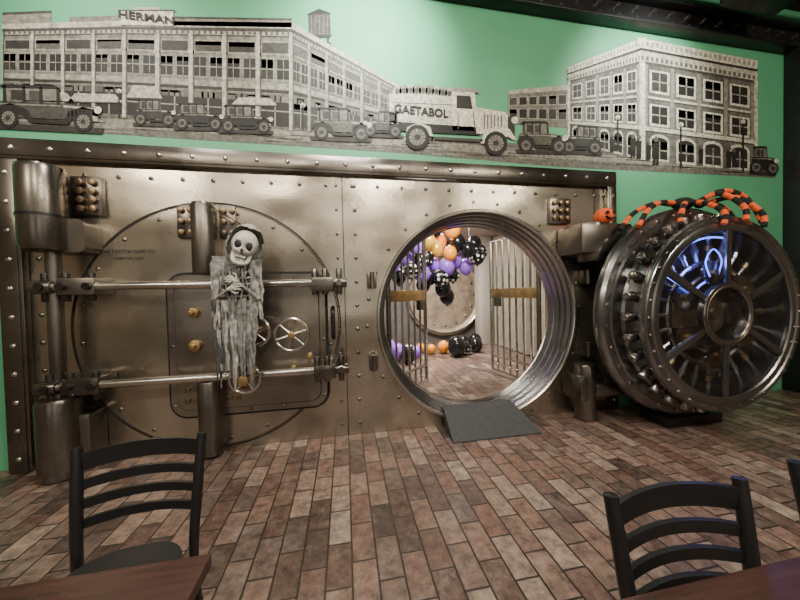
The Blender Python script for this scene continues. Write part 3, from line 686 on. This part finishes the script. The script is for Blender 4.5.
for x_,y0_,y1_ in ((742,122,172),(617,118,150),(303,106,130),(120,92,118),(680,125,168)):
    mp([(x_-.7,y0_),(x_+.7,y0_),(x_+1,y1_),(x_-1,y1_)],.05,12); mu_c=[(x_+2.4*math.cos(k*pi/6),y0_+2.4*math.sin(k*pi/6)) for k in range(12)]; mp(mu_c,.85,12)
def circ(cx,cy,rx,ry,v,L,n=18): mp([(cx+rx*math.cos(2*pi*k/n),cy+ry*math.sin(2*pi*k/n)) for k in range(n)],v,L)
for x_,y_,s_ in ((632,158,1),(638,159,1),(655,165,1.2),(648,160,.8),(700,164,.8),(728,168,.9),(733,168,.8),(612,152,.7)):
    circ(x_,y_-21*s_,2*s_,2.4*s_,.3,13); mp([(x_-3*s_,y_-18*s_),(x_+3*s_,y_-18*s_),(x_+2.4*s_,y_-9*s_),(x_+2.2*s_,y_),(x_+.5*s_,y_),(x_,y_-8*s_),(x_-.5*s_,y_),(x_-2.4*s_,y_),(x_-2.4*s_,y_-9*s_)],.05,13)
def wheel2(cx,cy,r,L):
    circ(cx,cy,r,r*1.04,.05,L); circ(cx,cy,r*.68,r*.7,.5,L+1)
    for k in range(6):
        a=k*pi/6+.2; c,s_=math.cos(a)*r*.68,math.sin(a)*r*.68; n_=(-math.sin(a)*.35,math.cos(a)*.35)
        mp([(cx-c+n_[0],cy-s_+n_[1]),(cx+c+n_[0],cy+s_+n_[1]),(cx+c-n_[0],cy+s_-n_[1]),(cx-c-n_[0],cy-s_-n_[1])],.1,L+2)
    circ(cx,cy,r*.22,r*.22,.12,L+3)
def car(x0_,y0_,x1_,y1_,sl=.05,body=.2,L=12,flip=False,top=.08):
    W_=x1_-x0_;H_=y1_-y0_
    def T(u,v):
        uu=1-u if flip else u
        return (x0_+uu*W_,y0_+v*H_+sl*uu*W_)
    def P_(pts,v,l): mp([T(*p) for p in pts],v,L+l)
    P_([(-.02,.9),(1.02,.9),(1.0,1.02),(.0,1.02)],.12,-1)
    P_([(.12,.05),(.6,.03),(.64,.1),(.12,.13),(.09,.1)],top,2)
    P_([(.13,.1),(.62,.1),(.66,.42),(.12,.42)],.42,0)
    P_([(.2,.16),(.3,.16),(.3,.38),(.2,.38)],.15,1); P_([(.36,.16),(.46,.16),(.46,.38),(.36,.38)],.18,1)
    for u in (.13,.3,.45,.6): P_([(u,.08),(u+.025,.08),(u+.035,.44),(u,.44)],top,2)
    P_([(.06,.42),(.66,.4),(.93,.45),(.96,.74),(.05,.76),(.04,.55)],body,1)
    P_([(.66,.44),(.92,.48),(.92,.52),(.66,.49)],.62,3); P_([(.08,.47),(.64,.45),(.64,.475),(.08,.5)],.5,3)
    for k in range(5): P_([(.7+k*.035,.54),(.71+k*.035,.54),(.71+k*.035,.68),(.7+k*.035,.68)],.05,3)
    P_([(.0,.7),(.06,.52),(.2,.46),(.33,.56),(.4,.78),(.66,.78),(.72,.56),(.83,.46),(.95,.52),(1,.68),(.96,.66),(.83,.58),(.75,.7),(.7,.86),(.38,.86),(.3,.7),(.18,.6),(.08,.66)],.05,3)
    P_([(.92,.44),(.965,.44),(.97,.76),(.92,.76)],.6,3)
    for u in (.18,.84):
        c=T(u,.78); wheel2(c[0],c[1],.21*H_,L+4)
    c=T(.97,.52); circ(c[0],c[1],.08*H_,.08*H_,.85,L+8)
car(-10,82,103,128,.05,.22,12)
car(134,98,176,126,.03,.15,12); car(174,102,224,130,.03,.1,14); car(219,104,273,133,.03,.1,16)
car(311,106,371,140,.04,.25,12); car(364,110,402,137,.04,.2,14,True)
car(516,120,566,153,.03,.25,14); car(562,124,601,154,.03,.15,12,True)
car(750,145,775,174,.06,.1,14)
# truck
mp([(389,94),(452,97),(452,132),(389,128)],.82,14); mp([(389,122),(480,128),(480,136),(389,131)],.1,15)
for k in range(9): circ(397+k*6.5,92+k*.3-2*math.sin(k/8*pi),4.5,6,.5 if k%2 else .66,13)
for k in range(9): circ(397+k*6.5,92+k*.3-2*math.sin(k/8*pi),2,3,.2,14)
mp([(392,103),(450,105),(450,106),(392,104)],.35,15)
mp([(452,90),(474,92),(478,132),(452,131)],.95,15); mp([(456,96),(470,97),(472,110),(456,109)],.15,16); mp([(450,88),(476,90),(479,94),(450,92)],.55,17)
mp([(457,113),(458,113),(458,130),(457,130)],.3,17); mp([(472,112),(473,112),(475,131),(474,131)],.3,17)
mp([(474,108),(505,113),(510,120),(510,138),(476,134)],.92,16)
for k in range(6): mp([(483+k*3.4,115+k*.4),(484.4+k*3.4,115+k*.4),(484.4+k*3.4,130),(483+k*3.4,130)],.35,17)
mp([(507,117),(514,118),(514,140),(507,139)],.15,17)
mp([(480,144),(483,132),(495,127),(509,130),(516,141),(511,140),(503,134),(491,134),(486,144)],.92,18)
mp([(404,142),(407,128),(419,123),(430,128),(434,142),(427,134),(418,130),(410,134)],.78,18)
wheel2(417,138,12,19); wheel2(495,144,11.5,19); circ(514,121,3.6,3.6,.9,19); mp([(430,137),(482,140),(482,143),(430,140)],.2,18)
mural=mu.done('mural')
mT=gm(.06)
x,z=wallxz(148,19.5); text('HERMAN',(x,-.0,z),.092,mT,mural,1.2,'mural_lettering',.0,.002)
x,z=wallxz(421,112.5); text('GAETABOL',(x,-.002,z),.115,mT,mural,1.0,'mural_lettering',.02,.003)
# ------------------------------------------------------------------ lights
def area(name,loc,tgt,e,size,col=(1,1,1),sy=None):
    l=bpy.data.lights.new(name,'AREA'); l.energy=e; l.size=size; l.color=col
    if sy: l.shape='RECTANGLE'; l.size_y=sy
    o=bpy.data.objects.new(name,l); bpy.context.collection.objects.link(o); o.location=loc
    o.rotation_euler=(Vector(tgt)-Vector(loc)).to_track_quat('-Z','Y').to_euler(); return o
def spot(name,loc,tgt,e,ang,blend,col,r=.08):
    l=bpy.data.lights.new(name,'SPOT'); l.energy=e; l.spot_size=math.radians(ang); l.spot_blend=blend; l.color=col; l.shadow_soft_size=r
    o=bpy.data.objects.new(name,l); bpy.context.collection.objects.link(o); o.location=loc
    o.rotation_euler=(Vector(tgt)-Vector(loc)).to_track_quat('-Z','Y').to_euler(); return o
spot('lamp_mural_a',(.4,-1.3,4.55),(.3,0,4.0),520,82,1,(.95,1,.93))
spot('lamp_mural_b',(3.6,-1.3,4.55),(3.6,0,3.9),340,85,1,(.97,1,.93))
spot('lamp_mural_c',(-2.2,-1.3,4.55),(-2.0,0,3.5),160,85,1,(1,.97,.9))
for i,(x,e) in enumerate(((-4.2,85),(-1.6,60),(1.2,60),(4.3,125))):
    area('lamp_room_%d'%i,(x,-4.9,4.75),(x*.5,0,1.6),e,.5,(1,.88,.7),.35)
area('lamp_floor_a',(-.2,-2.0,4.9),(-.2,-1.6,0),125,.5,(1,.92,.82))
area('lamp_back',(1,-5.9,4.9),(1,-5.9,0),130,1.2,(1,.9,.78))  # added fill, brightens the unseen rear of the room for steel reflections
area('lamp_vault',(1.6,2.6,2.75),(1.7,2.4,0),240,.9,(1,.93,.84))
area('lamp_vault_front',(1.4,.7,2.75),(1.6,2.6,.8),65,.5,(1,.93,.84))
l=bpy.data.lights.new('lamp_blue','POINT'); l.energy=6; l.color=(.2,.25,1); l.shadow_soft_size=.08  # added light, spreads the blue glow behind the glass
o=bpy.data.objects.new('lamp_blue',l); bpy.context.collection.objects.link(o); o.location=(OX-.25,-.8,OZ+.5)
w=bpy.data.worlds.new('w'); bpy.context.scene.world=w; w.use_nodes=True; w.node_tree.nodes['Background'].inputs[0].default_value=(.05,.05,.055,1)
# ------------------------------------------------------------------ camera
cam=bpy.data.cameras.new('camera'); co=bpy.data.objects.new('camera',cam); bpy.context.collection.objects.link(co)
yaw,pitch,roll=.1798,.0228,-.0232
Fv=Vector((math.sin(yaw)*math.cos(pitch),math.cos(yaw)*math.cos(pitch),-math.sin(pitch)))
R0=Vector((math.cos(yaw),-math.sin(yaw),0)); U0=R0.cross(Fv)
Rv=R0*math.cos(roll)+U0*math.sin(roll); Uv=-R0*math.sin(roll)+U0*math.cos(roll)
Mx=Matrix((Rv,Uv,-Fv)).transposed().to_4x4(); Mx.translation=Vector((0,-3.1,1.436)); co.matrix_world=Mx
cam.sensor_width=36; cam.lens=302.6/800*36; cam.clip_start=.05
bpy.context.scene.camera=co
